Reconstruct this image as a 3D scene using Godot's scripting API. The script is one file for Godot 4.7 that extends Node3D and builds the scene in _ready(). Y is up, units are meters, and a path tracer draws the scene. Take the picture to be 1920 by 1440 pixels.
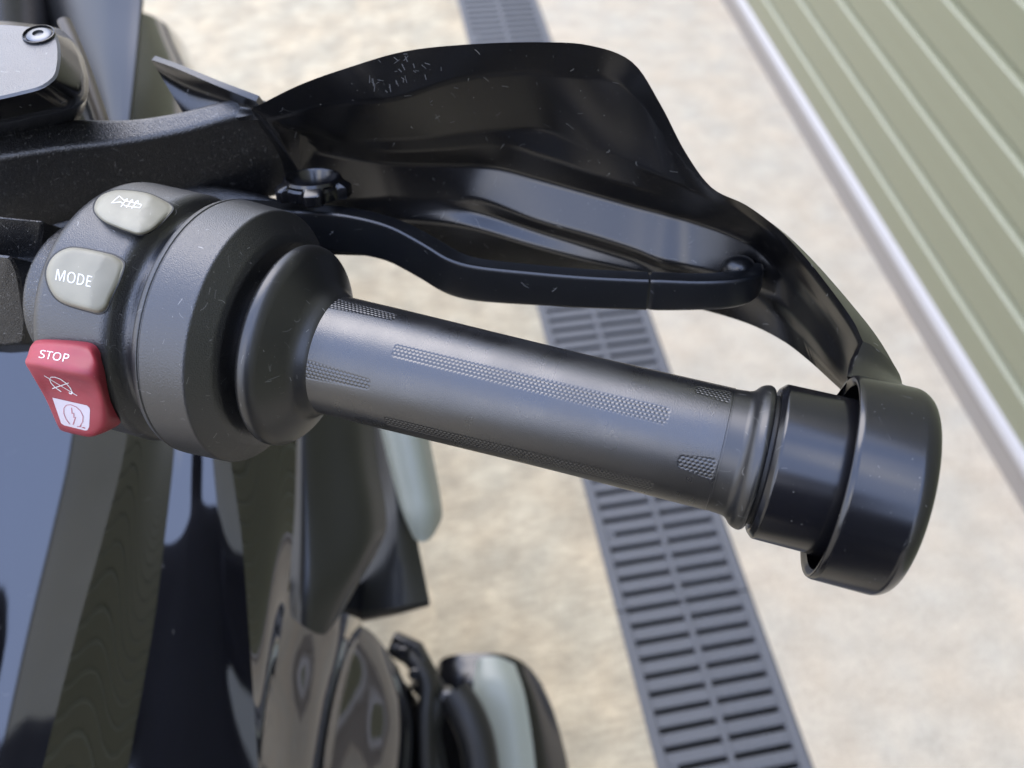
extends Node3D
# Right handlebar of a parked motorcycle seen from above, beside a drain and a green slatted wall.
# World: y up, metres; the drain and the wall run along z, the wall stands on the +x side.

const FOCAL := 1500.0                      # in pixels of the 1920 x 1440 photograph
var cam_right := Vector3(0.982996, 0.034333, 0.180388)
var cam_up := Vector3(0.129589, 0.566288, -0.813956)
var cam_back := Vector3(-0.130098, 0.823492, 0.552209)
var eye := Vector3(0.0, 1.29, 0.0)
var base_at := Vector3.ZERO                # base of the thing being built; its meshes are stored relative to it
var rng := RandomNumberGenerator.new()
var M := {}
var bar_o: Vector3
var bar_u: Vector3
var bar_e: Vector3
var bar_f: Vector3


# ------------------------------------------------------------------ shape helpers
class Soup:
	var v := PackedVector3Array()
	var t := PackedVector2Array()
	func tri(a: Vector3, b: Vector3, c: Vector3, ta := Vector2.ZERO, tb := Vector2.ZERO, tc := Vector2.ZERO) -> void:
		v.append(a); v.append(b); v.append(c)
		t.append(ta); t.append(tb); t.append(tc)
	func quad(a: Vector3, b: Vector3, c: Vector3, d: Vector3) -> void:
		tri(a, b, c); tri(a, c, d)
	func box(lo: Vector3, hi: Vector3) -> void:
		var p := []
		for i in 8:
			p.append(Vector3(hi.x if i & 1 else lo.x, hi.y if i & 2 else lo.y, hi.z if i & 4 else lo.z))
		quad(p[0], p[2], p[3], p[1]); quad(p[4], p[5], p[7], p[6])
		quad(p[0], p[4], p[6], p[2]); quad(p[1], p[3], p[7], p[5])
		quad(p[0], p[1], p[5], p[4]); quad(p[2], p[6], p[7], p[3])
	func grid(rows: Array, close_u := false, close_v := false, uv := Vector2.ONE) -> void:
		var nr := rows.size()
		var nc: int = rows[0].size()
		for i in (nr if close_u else nr - 1):
			var r0: PackedVector3Array = rows[i]
			var r1: PackedVector3Array = rows[(i + 1) % nr]
			var u0 := float(i) / (nr - 1) * uv.x
			var u1 := float(i + 1) / (nr - 1) * uv.x
			for j in (nc if close_v else nc - 1):
				var k := (j + 1) % nc
				var w := float(nc if close_v else nc - 1)
				var v0 := float(j) / w * uv.y
				var v1 := float(j + 1) / w * uv.y
				tri(r0[j], r1[j], r1[k], Vector2(u0, v0), Vector2(u1, v0), Vector2(u1, v1))
				tri(r0[j], r1[k], r0[k], Vector2(u0, v0), Vector2(u1, v1), Vector2(u0, v1))
	func cap(loop: PackedVector3Array, flip := false) -> void:
		var c := Vector3.ZERO
		for p in loop:
			c += p
		c /= loop.size()
		for i in loop.size():
			var a := loop[i]
			var b := loop[(i + 1) % loop.size()]
			if flip:
				tri(c, b, a)
			else:
				tri(c, a, b)


func soup_mesh(s: Soup, crease := 35.0) -> ArrayMesh:
	var n := s.v.size() / 3
	var fn := PackedVector3Array()
	fn.resize(n)
	var at_point := {}
	for i in n:
		var a := s.v[i * 3]
		fn[i] = (s.v[i * 3 + 2] - a).cross(s.v[i * 3 + 1] - a)
		for k in 3:
			var key := Vector3i((s.v[i * 3 + k] * 100000.0).round())
			if at_point.has(key):
				at_point[key].append(i)
			else:
				at_point[key] = [i]
	var limit := cos(deg_to_rad(crease))
	var pos := PackedVector3Array()
	var nor := PackedVector3Array()
	var tex := PackedVector2Array()
	for i in n:
		var me := fn[i].normalized()
		if me == Vector3.ZERO:
			continue
		for k in 3:
			var p := s.v[i * 3 + k]
			var sum := Vector3.ZERO
			for j in at_point[Vector3i((p * 100000.0).round())]:
				if fn[j].normalized().dot(me) > limit:
					sum += fn[j]
			pos.append(p - base_at)
			nor.append(sum.normalized())
			tex.append(s.t[i * 3 + k])
	var arr := []
	arr.resize(Mesh.ARRAY_MAX)
	arr[Mesh.ARRAY_VERTEX] = pos
	arr[Mesh.ARRAY_NORMAL] = nor
	arr[Mesh.ARRAY_TEX_UV] = tex
	var m := ArrayMesh.new()
	m.add_surface_from_arrays(Mesh.PRIMITIVE_TRIANGLES, arr)
	return m


func part(parent: Node, called: String, s: Soup, mat: Material, crease := 35.0) -> MeshInstance3D:
	var o := MeshInstance3D.new()
	o.name = called
	o.mesh = soup_mesh(s, crease)
	o.material_override = mat
	parent.add_child(o, true)
	return o


func copy_part(parent: Node, called: String, mesh: Mesh, mat: Material, where: Vector3) -> MeshInstance3D:
	var o := MeshInstance3D.new()
	o.name = called
	o.mesh = mesh
	o.material_override = mat
	o.position = where
	parent.add_child(o, true)
	return o


func thing(called: String, label: String, category: String, where: Vector3, group := "") -> Node3D:
	var o := Node3D.new()
	o.name = called
	add_child(o, true)
	o.position = where
	base_at = where
	o.set_meta("label", label)
	o.set_meta("category", category)
	if group != "":
		o.set_meta("group", group)
	return o


func structure(called: String, s: Soup, mat: Material, label: String, category: String) -> MeshInstance3D:
	base_at = Vector3.ZERO
	var o := part(self, called, s, mat)
	o.set_meta("kind", "structure")
	o.set_meta("label", label)
	o.set_meta("category", category)
	return o


func at(x: float, y: float, d: float) -> Vector3:
	return eye + (cam_right * ((x - 960.0) / FOCAL) - cam_up * ((y - 720.0) / FOCAL) - cam_back) * d


func level(a: Array, h: float) -> PackedVector3Array:   # points of a horizontal plane at height h
	var r := PackedVector3Array()
	for p in a:
		var d := at(p[0], p[1], 1.0) - eye
		r.append(eye + d * ((h - eye.y) / d.y))
	return r


func ats(a: Array) -> PackedVector3Array:   # [[x, y, depth], ...]
	var r := PackedVector3Array()
	for p in a:
		r.append(at(p[0], p[1], p[2]))
	return r


func spline(p: PackedVector3Array, sub: int, closed := false) -> PackedVector3Array:
	var n := p.size()
	var r := PackedVector3Array()
	for i in (n if closed else n - 1):
		var a := p[(i - 1 + n) % n] if closed or i > 0 else p[0] * 2.0 - p[1]
		var b := p[i]
		var c := p[(i + 1) % n]
		var d := p[(i + 2) % n] if closed or i + 2 < n else p[n - 1] * 2.0 - p[n - 2]
		for k in sub:
			var t := float(k) / sub
			r.append(0.5 * (2.0 * b + (c - a) * t + (2.0 * a - 5.0 * b + 4.0 * c - d) * t * t + (3.0 * b - a - 3.0 * c + d) * t * t * t))
	if not closed:
		r.append(p[n - 1])
	return r


func rounded(p: PackedVector3Array, rad: float, closed := false, n := 4) -> PackedVector3Array:
	var r := PackedVector3Array()
	var m := p.size()
	for i in m:
		if not closed and (i == 0 or i == m - 1):
			r.append(p[i])
			continue
		var b := p[i]
		var a := p[(i - 1 + m) % m] - b
		var c := p[(i + 1) % m] - b
		var q := minf(rad, minf(a.length(), c.length()) * 0.45)
		var s := b + a.normalized() * q
		var e := b + c.normalized() * q
		for k in n + 1:
			var t := float(k) / n
			r.append(s.lerp(b, t).lerp(b.lerp(e, t), t))
	return r


func loft(rows: Array, sub_u: int, sub_v: int, closed_v := false) -> Array:   # rows of equal length; smooth both ways
	var fine := []
	for row in rows:
		fine.append(spline(row, sub_v, closed_v) if sub_v > 1 else row)
	if sub_u < 2:
		return fine
	var cols := []
	for j in fine[0].size():
		var c := PackedVector3Array()
		for row in fine:
			c.append(row[j])
		cols.append(spline(c, sub_u))
	var out := []
	for i in cols[0].size():
		var r := PackedVector3Array()
		for c in cols:
			r.append(c[i])
		out.append(r)
	return out


func plate(s: Soup, rows: Array, thick: float, side := 1.0) -> void:   # a sheet with thickness: both faces and the rim
	var back := []
	for i in rows.size():
		var r := PackedVector3Array()
		for j in rows[0].size():
			var du: Vector3 = rows[mini(i + 1, rows.size() - 1)][j] - rows[maxi(i - 1, 0)][j]
			var dv: Vector3 = rows[i][mini(j + 1, rows[0].size() - 1)] - rows[i][maxi(j - 1, 0)]
			r.append(rows[i][j] + dv.cross(du).normalized() * thick * side)
		back.append(r)
	var ring := []
	var n := rows.size()
	var m: int = rows[0].size()
	s.grid(rows)
	var rev := back.duplicate()
	rev.reverse()
	s.grid(rev)
	var a := PackedVector3Array()
	var b := PackedVector3Array()
	for j in m:
		a.append(rows[0][j]); b.append(back[0][j])
	for i in range(1, n):
		a.append(rows[i][m - 1]); b.append(back[i][m - 1])
	for j in range(m - 2, -1, -1):
		a.append(rows[n - 1][j]); b.append(back[n - 1][j])
	for i in range(n - 2, -1, -1):
		a.append(rows[i][0]); b.append(back[i][0])
	s.grid([a, b])


func tube(s: Soup, path: PackedVector3Array, radius: float, sides := 10, squash := 1.0) -> void:
	var rows := []
	var up := Vector3(0.13, 0.9, 0.4).normalized()
	for i in path.size():
		var t := (path[mini(i + 1, path.size() - 1)] - path[maxi(i - 1, 0)]).normalized()
		var a := t.cross(up).normalized()
		up = a.cross(t).normalized()
		var r := PackedVector3Array()
		for k in sides:
			var w := TAU * k / sides
			r.append(path[i] + (a * cos(w) + up * sin(w) * squash) * radius)
		rows.append(r)
	s.grid(rows, false, true)
	s.cap(rows[0])
	s.cap(rows[rows.size() - 1], true)


func sweep(s: Soup, path: PackedVector3Array, halves: Array, b_dir: Vector3, bevel: float) -> void:   # rounded bar; halves = [half thickness, half height] at each path point
	var rows := []
	for i in path.size():
		var t := (path[mini(i + 1, path.size() - 1)] - path[maxi(i - 1, 0)]).normalized()
		var b := (b_dir - t * b_dir.dot(t)).normalized()
		var a := t.cross(b)
		var h: float = halves[i][1]
		var w: float = halves[i][0]
		var loop := PackedVector3Array([path[i] + a * w + b * h, path[i] - a * w + b * h, path[i] - a * w - b * h, path[i] + a * w - b * h])
		rows.append(rounded(loop, bevel, true, 3))
	s.grid(rows, false, true)
	s.cap(rows[0])
	s.cap(rows[rows.size() - 1], true)


func bar(s: float, r: float, phi: float) -> Vector3:
	return bar_o + bar_u * s + (bar_e * cos(phi) + bar_f * sin(phi)) * r


func lathe(s: Soup, profile: Array, seg := 72, bevel := 0.001, ends := true) -> void:   # [[s, r], ...] about the bar
	var flat := PackedVector3Array()
	for p in profile:
		flat.append(Vector3(p[0], p[1], 0))
	if bevel > 0.0:
		flat = rounded(flat, bevel)
	var rows := []
	for p in flat:
		var r := PackedVector3Array()
		for k in seg + 1:
			r.append(bar(p.x, p.y, TAU * k / seg + PI))
		rows.append(r)
	s.grid(rows)
	if ends:
		s.cap(rows[0], true)
		s.cap(rows[rows.size() - 1])


func ray(x: float, y: float) -> Vector3:
	return (at(x, y, 1.0) - eye).normalized()


func on_bar(x: float, y: float, r: float) -> Vector3:   # where the sight line of a pixel meets a cylinder of radius r about the bar
	var d := ray(x, y)
	var o := eye - bar_o
	var dp := d - bar_u * d.dot(bar_u)
	var op := o - bar_u * o.dot(bar_u)
	var a := dp.length_squared()
	var b := op.dot(dp)
	var c := op.length_squared() - r * r
	var q := b * b - a * c
	return eye + d * ((-b - sqrt(maxf(q, 0.0))) / a)


func hit(s: Soup, x: float, y: float, lift: float) -> Vector3:   # point of a surface met by a sight line, lifted off it
	var d := ray(x, y)
	var best := 1e9
	var where := Vector3.ZERO
	for i in range(0, s.v.size(), 3):
		var a := s.v[i]
		var p = Geometry3D.ray_intersects_triangle(Vector3.ZERO, d, (a - eye) * 4000.0, (s.v[i + 1] - eye) * 4000.0, (s.v[i + 2] - eye) * 4000.0)
		if p != null:
			p = eye + p / 4000.0
			var q: float = eye.distance_to(p)
			if q < best:
				best = q
				var n := (s.v[i + 1] - a).cross(s.v[i + 2] - a).normalized()
				if n.dot(d) > 0.0:
					n = -n
				where = p + n * lift
	return where


func ribbon(s: Soup, onto: Soup, pts: Array, width: float, lift := 0.00008) -> void:   # a printed line
	var v: Array[Vector2] = []
	for i in pts.size() - 1:
		var a := Vector2(pts[i][0], pts[i][1])
		var b := Vector2(pts[i + 1][0], pts[i + 1][1])
		var n := maxi(1, int(a.distance_to(b) / 4.0))
		for k in n:
			v.append(a.lerp(b, float(k) / n))
	v.append(Vector2(pts[-1][0], pts[-1][1]))
	var l := PackedVector3Array()
	var r := PackedVector3Array()
	for i in v.size():
		var t := (v[mini(i + 1, v.size() - 1)] - v[maxi(i - 1, 0)]).normalized()
		var q := Vector2(-t.y, t.x) * width * 0.5
		l.append(hit(onto, v[i].x + q.x, v[i].y + q.y, lift))
		r.append(hit(onto, v[i].x - q.x, v[i].y - q.y, lift))
	for i in v.size() - 1:
		if l[i] != Vector3.ZERO and r[i] != Vector3.ZERO and l[i + 1] != Vector3.ZERO and r[i + 1] != Vector3.ZERO:
			s.quad(l[i], l[i + 1], r[i + 1], r[i])


func lettering(s: Soup, onto: Soup, words: String, origin: Vector2, along: Vector2, down: Vector2, lift := 0.00008) -> void:
	# the word lies between origin (lower left) and origin + along; its capitals are as high as "down" is long
	var tm := TextMesh.new()
	var font := SystemFont.new()
	font.font_names = PackedStringArray(["Droid Sans"])
	tm.font = font
	tm.text = words
	tm.font_size = 64
	tm.pixel_size = 0.01
	tm.depth = 0.0
	tm.curve_step = 2.0
	var box := tm.get_aabb()
	var arr := tm.get_mesh_arrays()
	var p: PackedVector3Array = arr[Mesh.ARRAY_VERTEX]
	var idx = arr[Mesh.ARRAY_INDEX]
	if idx == null or idx.size() == 0:
		idx = range(p.size())
	var done := {}
	for i in range(0, idx.size(), 3):
		var w := []
		for k in 3:
			var q := p[idx[i + k]]
			if not done.has(q):
				var f := (q.x - box.position.x) / box.size.x
				var g := (q.y - box.position.y) / box.size.y
				var px := origin + along * f - down * g
				done[q] = hit(onto, px.x, px.y, lift)
			w.append(done[q])
		if w[0] != Vector3.ZERO and w[1] != Vector3.ZERO and w[2] != Vector3.ZERO:
			s.tri(w[0], w[1], w[2])


func arc(cx: float, cy: float, rx: float, ry: float, tilt: float, from: float, to: float, n := 14) -> Array:
	var r := []
	for i in n + 1:
		var a := deg_to_rad(lerpf(from, to, float(i) / n))
		var p := Vector2(cos(a) * rx, sin(a) * ry).rotated(deg_to_rad(tilt))
		r.append([cx + p.x, cy + p.y])
	return r


# ------------------------------------------------------------------ materials
func lin(r: float, g: float, b: float) -> Color:
	return Color(r, g, b).linear_to_srgb()


func mat(called: String, c: Color, rough: float, spec := 0.5) -> StandardMaterial3D:
	var m := StandardMaterial3D.new()
	m.resource_name = called
	m.albedo_color = c
	m.roughness = rough
	m.metallic_specular = spec
	m.cull_mode = BaseMaterial3D.CULL_DISABLED
	M[called] = m
	return m


func grain(m: StandardMaterial3D, per_metre: float, strength: float, freq := 0.06, sd := 1) -> void:
	var t := NoiseTexture2D.new()
	var n := FastNoiseLite.new()
	n.seed = sd
	n.noise_type = FastNoiseLite.TYPE_SIMPLEX_SMOOTH
	n.frequency = freq
	n.fractal_octaves = 3
	t.noise = n
	t.width = 512
	t.height = 512
	t.seamless = true
	t.as_normal_map = true
	t.bump_strength = 6.0
	m.normal_enabled = true
	m.normal_texture = t
	m.normal_scale = strength
	m.uv1_triplanar = true
	m.uv1_scale = Vector3.ONE * per_metre


func dust(m: StandardMaterial3D, base: Color, per_metre: float, dots: int, hairs: int, sd: int, mottle := 0.15) -> void:   # settled dust specks and lint, printed in the colour of the surface
	var q := RandomNumberGenerator.new()
	q.seed = sd
	var w := 1024
	var im := Image.create(w, w, false, Image.FORMAT_RGB8)
	var n := FastNoiseLite.new()
	n.seed = sd
	n.frequency = 0.012
	n.fractal_octaves = 4
	var soft := n.get_seamless_image(256, 256)
	soft.resize(w, w, Image.INTERPOLATE_CUBIC)
	for y in w:
		for x in w:
			var k := 1.0 + (soft.get_pixel(x, y).r - 0.5) * 2.0 * mottle
			im.set_pixel(x, y, Color(base.r * k, base.g * k, base.b * k))
	var mm := w * per_metre * 0.001           # pixels per millimetre
	for i in dots:
		var x := q.randi_range(0, w - 1)
		var y := q.randi_range(0, w - 1)
		var b := pow(q.randf(), 1.6)
		var c := base.lerp(Color(0.75, 0.74, 0.7), 0.12 + 0.7 * b)
		var big := maxi(1, int(mm * (0.09 + 0.3 * q.randf() * q.randf())))
		for a in big + 1:
			for d in big + 1:
				if Vector2(a - big * 0.5, d - big * 0.5).length() < big * (0.4 + 0.25 * q.randf()):
					im.set_pixel((x + a) % w, (y + d) % w, c)
	for i in hairs:
		var p := Vector2(q.randf() * w, q.randf() * w)
		var dir := q.randf() * TAU
		var bend := q.randfn(0.0, 0.5) / mm * 0.8
		var c := base.lerp(Color(0.8, 0.79, 0.76), 0.3 + 0.5 * q.randf())
		var thick := maxi(2, int(mm * 0.13))
		for k in int(mm * q.randf_range(0.5, 2.6)):
			p += Vector2.from_angle(dir)
			dir += bend + q.randfn(0.0, 0.05)
			for a in thick:
				for d in thick:
					im.set_pixel(posmod(int(p.x) + a, w), posmod(int(p.y) + d, w), c)
	m.albedo_color = Color.WHITE
	m.albedo_texture = ImageTexture.create_from_image(im)
	m.uv1_triplanar = true
	m.uv1_scale = Vector3.ONE * per_metre


func concrete(m: StandardMaterial3D, tone: Color, streak: float, sd: int) -> void:
	var w := 1024
	var im := Image.create(w, w, false, Image.FORMAT_RGB8)
	var hm := Image.create(w, w, false, Image.FORMAT_L8)
	var a := FastNoiseLite.new(); a.seed = sd; a.frequency = 1.0; a.fractal_octaves = 3
	var b := FastNoiseLite.new(); b.seed = sd + 1; b.frequency = 1.0; b.fractal_octaves = 4
	var c := FastNoiseLite.new(); c.seed = sd + 2; c.frequency = 1.0; c.fractal_octaves = 2
	for y in w:
		for x in w:
			var brush := a.get_noise_2d(x * 0.03, y * 0.17)
			var blot := b.get_noise_2d(x * 0.014, y * 0.018)
			var fine := c.get_noise_2d(x * 0.22, y * 0.22)
			var k := 1.0 + streak * brush * 0.2 + blot * (0.045 + 0.15 * streak) + fine * 0.1
			if fine > 0.52:
				k *= 0.8
			var warm := 1.0 + b.get_noise_2d(x * 0.009 + 90.0, y * 0.009) * 0.025
			im.set_pixel(x, y, Color(tone.r * k * warm, tone.g * k, tone.b * k / warm))
			hm.set_pixel(x, y, Color(0.5 + brush * streak * 0.35 + fine * 0.15, 0, 0))
	m.albedo_color = Color.WHITE
	m.albedo_texture = ImageTexture.create_from_image(im)
	m.heightmap_enabled = true
	m.heightmap_texture = ImageTexture.create_from_image(hm)
	m.heightmap_scale = 0.06


func make_materials() -> void:
	concrete(mat("brushed_concrete", Color.WHITE, 0.9), Color(0.655, 0.608, 0.51), 0.5, 11)
	concrete(mat("smooth_concrete", Color.WHITE, 0.9), Color(0.675, 0.632, 0.55), 0.12, 23)
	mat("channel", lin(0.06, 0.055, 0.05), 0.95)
	var m := mat("grate_iron", lin(0.086, 0.088, 0.092), 0.55)
	grain(m, 9.0, 0.5, 0.05, 4)
	m = mat("slat_green", lin(0.2145, 0.2145, 0.1326), 0.25, 0.6)
	grain(m, 3.0, 0.05, 0.01, 5)
	mat("seal", lin(0.2496, 0.2223, 0.1872), 0.6)
	mat("trim", lin(0.3588, 0.3354, 0.3042), 0.4)
	m = mat("grip_rubber", lin(0.006, 0.006, 0.0065), 0.38, 0.7)
	m.heightmap_enabled = true
	m.heightmap_texture = grip_relief()
	m.heightmap_scale = 0.05
	var rt := NoiseTexture2D.new()
	var rn := FastNoiseLite.new()
	rn.seed = 9
	rn.frequency = 0.006
	rn.fractal_octaves = 5
	rt.noise = rn
	rt.width = 1024
	rt.height = 512
	rt.seamless = true
	var ramp := Gradient.new()
	ramp.set_color(0, Color(0.62, 0.62, 0.62))
	ramp.set_color(1, Color(1, 1, 1))
	rt.color_ramp = ramp
	m.roughness_texture = rt
	m = mat("flange_rubber", Color.WHITE, 0.36, 0.6)
	dust(m, lin(0.006, 0.006, 0.006), 16.0, 420, 46, 31)
	m = mat("housing_plastic", Color.WHITE, 0.42, 0.68)
	dust(m, lin(0.0065, 0.0065, 0.007), 16.0, 480, 60, 32)
	grain(m, 16.0, 0.2, 0.26, 6)
	m = mat("guard_plastic", Color.WHITE, 0.27, 0.55)
	dust(m, lin(0.004, 0.004, 0.0045), 14.0, 420, 22, 33)
	m = mat("arm_plastic", Color.WHITE, 0.42, 0.65)
	dust(m, lin(0.005, 0.005, 0.0055), 16.0, 6500, 70, 34)
	grain(m, 16.0, 0.35, 0.2, 7)
	m = mat("satin_black", Color.WHITE, 0.21, 0.55)
	dust(m, lin(0.004, 0.004, 0.005), 14.0, 420, 12, 35)
	m = mat("lever_black", Color.WHITE, 0.3, 0.55)
	dust(m, lin(0.0045, 0.005, 0.006), 14.0, 420, 6, 36)
	m = mat("gloss_black", Color.WHITE, 0.04)
	dust(m, lin(0.004, 0.004, 0.005), 9.0, 260, 3, 37)
	m.clearcoat_enabled = true
	m.clearcoat = 1.0
	m.clearcoat_roughness = 0.02
	mat("panel_black", lin(0.008, 0.0085, 0.009), 0.33, 0.55)
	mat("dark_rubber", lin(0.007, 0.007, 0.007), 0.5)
	m = mat("pale_paint", lin(0.245, 0.262, 0.222), 0.38)
	m = mat("button_grey", Color.WHITE, 0.55)
	dust(m, lin(0.222, 0.206, 0.152), 20.0, 60, 2, 38, 0.1)
	m = mat("switch_red", Color.WHITE, 0.5)
	dust(m, lin(0.25, 0.024, 0.036), 20.0, 90, 6, 39, 0.1)
	mat("print_white", lin(0.624, 0.624, 0.6084), 0.6)
	mat("print_rose", lin(0.351, 0.1014, 0.117), 0.6)
	mat("print_patch", lin(0.4836, 0.429, 0.4446), 0.6)
	m = mat("steel", lin(0.13, 0.135, 0.145), 0.35)
	m.metallic = 1.0
	m = mat("cap_grey", Color.WHITE, 0.36, 0.68)
	dust(m, lin(0.03, 0.032, 0.036), 16.0, 260, 34, 40)
	grain(m, 16.0, 0.18, 0.2, 8)
	mat("hose", lin(0.1014, 0.0858, 0.0663), 0.55)
	mat("navy_cloth", lin(0.012, 0.014, 0.022), 0.9)
	mat("scuff", lin(0.09, 0.09, 0.09), 0.7)
	mat("tyre", lin(0.02, 0.02, 0.02), 0.8)


func grip_relief() -> ImageTexture:
	# relief of the sleeve: u runs along the grip (0..0.128 m from the flange), v round it; pads are recessed and filled with small round studs
	var w := 2048
	var h := 1024
	var n := FastNoiseLite.new()
	n.seed = 5
	n.frequency = 0.16
	n.fractal_octaves = 3
	var data := PackedFloat32Array()
	data.resize(w * h)
	for y in h:
		for x in w:
			data[y * w + x] = 0.66 + n.get_noise_2d(x, y * 1.8) * 0.06
	var lenm := 0.1185
	var sx := w / lenm                     # pixels per metre along
	var sy := h / (TAU * 0.0177)           # pixels per metre round
	for k in 5:
		for j in 4:
			# each ring position carries: a tapering pad at the flange, a long pad, and a short pad at the outer end
			if j == 3:
				continue
			var v0 := ((-17.0 if j == 1 else 18.0) + 72.0 * k - 180.0) / 360.0 * h
			var s0: float = [0.0003, 0.0254, 0.1078][j]
			var s1: float = [0.0218, 0.1035, 0.1176][j]
			for x in range(int(s0 * sx), int(s1 * sx)):
				var f := (x / sx - s0) / (s1 - s0)
				var half: float = [lerpf(0.0031, 0.0018, f), lerpf(0.0022, 0.0028, f), lerpf(0.0019, 0.0034, f)][j]
				var hp := int(half * sy)
				for dy in range(-hp, hp + 1):
					var y := posmod(int(v0) + dy, h)
					# distance to the rim of the pad, its corners rounded
					var ex := minf(x / sx - s0, s1 - x / sx)
					var ey := half - absf(dy / sy)
					var e := minf(ex, ey)
					if ex < 0.0012 and ey < 0.0012:
						e = 0.0012 - Vector2(0.0012 - ex, 0.0012 - ey).length()
					if e <= 0.0:
						continue
					var px := x / sx / 0.00118
					var py := dy / sy / 0.00102
					var row := roundf(py)
					var off := 0.5 if posmod(int(row), 2) == 1 else 0.0
					var q := Vector2((px - off) - roundf(px - off), py - row)
					var stud := clampf(1.0 - q.length() / 0.46, 0.0, 1.0)
					var z := 0.40 + 0.26 * sqrt(stud)
					data[y * w + x] = lerpf(0.66, z, smoothstep(0.0, 0.0007, e))
	# the seam lines where the sleeve begins and ends
	for y in h:
		for x in range(int(0.1180 * sx), int(0.1183 * sx)):
			data[y * w + x] = 0.35
	return ImageTexture.create_from_image(Image.create_from_data(w, h, false, Image.FORMAT_RF, data.to_byte_array()))


func sky_picture() -> ImageTexture:
	# blue sky with bright thin cloud, whiter towards the horizon; the same all round
	var w := 768
	var h := 384
	var im := Image.create(w, h, false, Image.FORMAT_RGBF)
	var n := FastNoiseLite.new()
	n.seed = 3
	n.frequency = 1.0
	n.fractal_octaves = 5
	for y in h:
		var up := (0.5 - (y + 0.5) / h) * PI
		for x in w:
			var a := TAU * x / w
			var d := Vector3(cos(a) * cos(up), sin(up), sin(a) * cos(up))
			var c := Color(0.58, 0.76, 1.3).lerp(Color(0.72, 0.76, 0.84), pow(1.0 - clampf(d.y, 0, 1), 1.6))
			var q := d / (absf(d.y) + 0.25)
			var cl := smoothstep(0.02, 0.42, n.get_noise_3d(q.x * 0.9, q.z * 2.4, 4.0))
			c = c.lerp(Color(2.5, 2.4, 2.28) * (0.4 + 0.6 * sqrt(clampf(d.y, 0, 1))), cl * 0.7)
			if d.y < 0.0:
				c = Color(0.3, 0.29, 0.27)
			im.set_pixel(x, y, c)
	return ImageTexture.create_from_image(im)


# ------------------------------------------------------------------ scene
func _ready() -> void:
	rng.seed = 7
	var cam := Camera3D.new()
	cam.name = "camera"
	add_child(cam)
	cam.transform = Transform3D(Basis(cam_right, cam_up, cam_back), eye)
	var lens := CameraAttributesPhysical.new()
	lens.frustum_focal_length = 25.0
	lens.frustum_focus_distance = 0.226
	lens.frustum_near = 0.02
	lens.frustum_far = 200.0
	lens.exposure_aperture = 9.5
	cam.attributes = lens
	cam.fov = 51.282
	cam.near = 0.02
	cam.far = 200.0
	var env := Environment.new()
	env.background_mode = Environment.BG_SKY
	var sky := Sky.new()
	var sm := PanoramaSkyMaterial.new()
	sm.panorama = sky_picture()
	sm.energy_multiplier = 1.0
	sky.sky_material = sm
	env.sky = sky
	env.background_energy_multiplier = 1.0
	env.tonemap_mode = Environment.TONE_MAPPER_LINEAR
	env.tonemap_exposure = 3.15
	env.sdfgi_enabled = true
	env.ssao_enabled = true
	env.ssil_enabled = true
	var we := WorldEnvironment.new()
	we.name = "world_environment"
	we.environment = env
	add_child(we)
	var sun := DirectionalLight3D.new()
	sun.name = "sun"
	sun.light_energy = 0.25
	sun.light_angular_distance = 40.0
	sun.light_color = Color(1.0, 0.95, 0.88)
	sun.shadow_enabled = true
	add_child(sun)
	sun.look_at_from_position(Vector3(-0.5, 2.2, -1.6), Vector3.ZERO)

	bar_o = at(617, 663, 0.2455)
	bar_u = (at(1350, 842, 0.2195) - bar_o).normalized()
	var tc := eye - bar_o
	bar_e = (tc - bar_u * tc.dot(bar_u)).normalized()
	bar_f = bar_u.cross(bar_e)
	make_materials()
	build_ground()
	build_wall()
	build_motorcycle()
	build_person()


# ------------------------------------------------------------------ the setting
const DRAIN_L := 0.291
const DRAIN_R := 0.523

func flat_sheet(x0: float, x1: float, z0: float, z1: float, y: float, tile := 1.6) -> Soup:
	var s := Soup.new()
	var nx := maxi(1, int((x1 - x0) / 2.0))
	var nz := maxi(1, int((z1 - z0) / 2.0))
	for i in nx:
		for j in nz:
			var a := Vector3(lerpf(x0, x1, float(i) / nx), y, lerpf(z0, z1, float(j) / nz))
			var b := Vector3(lerpf(x0, x1, float(i + 1) / nx), y, lerpf(z0, z1, float(j + 1) / nz))
			var p := [a, Vector3(b.x, y, a.z), b, Vector3(a.x, y, b.z)]
			var t := []
			for q in p:
				t.append(Vector2(q.x, q.z) / tile)
			s.tri(p[0], p[1], p[2], t[0], t[1], t[2])
			s.tri(p[0], p[2], p[3], t[0], t[2], t[3])
	return s


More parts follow.
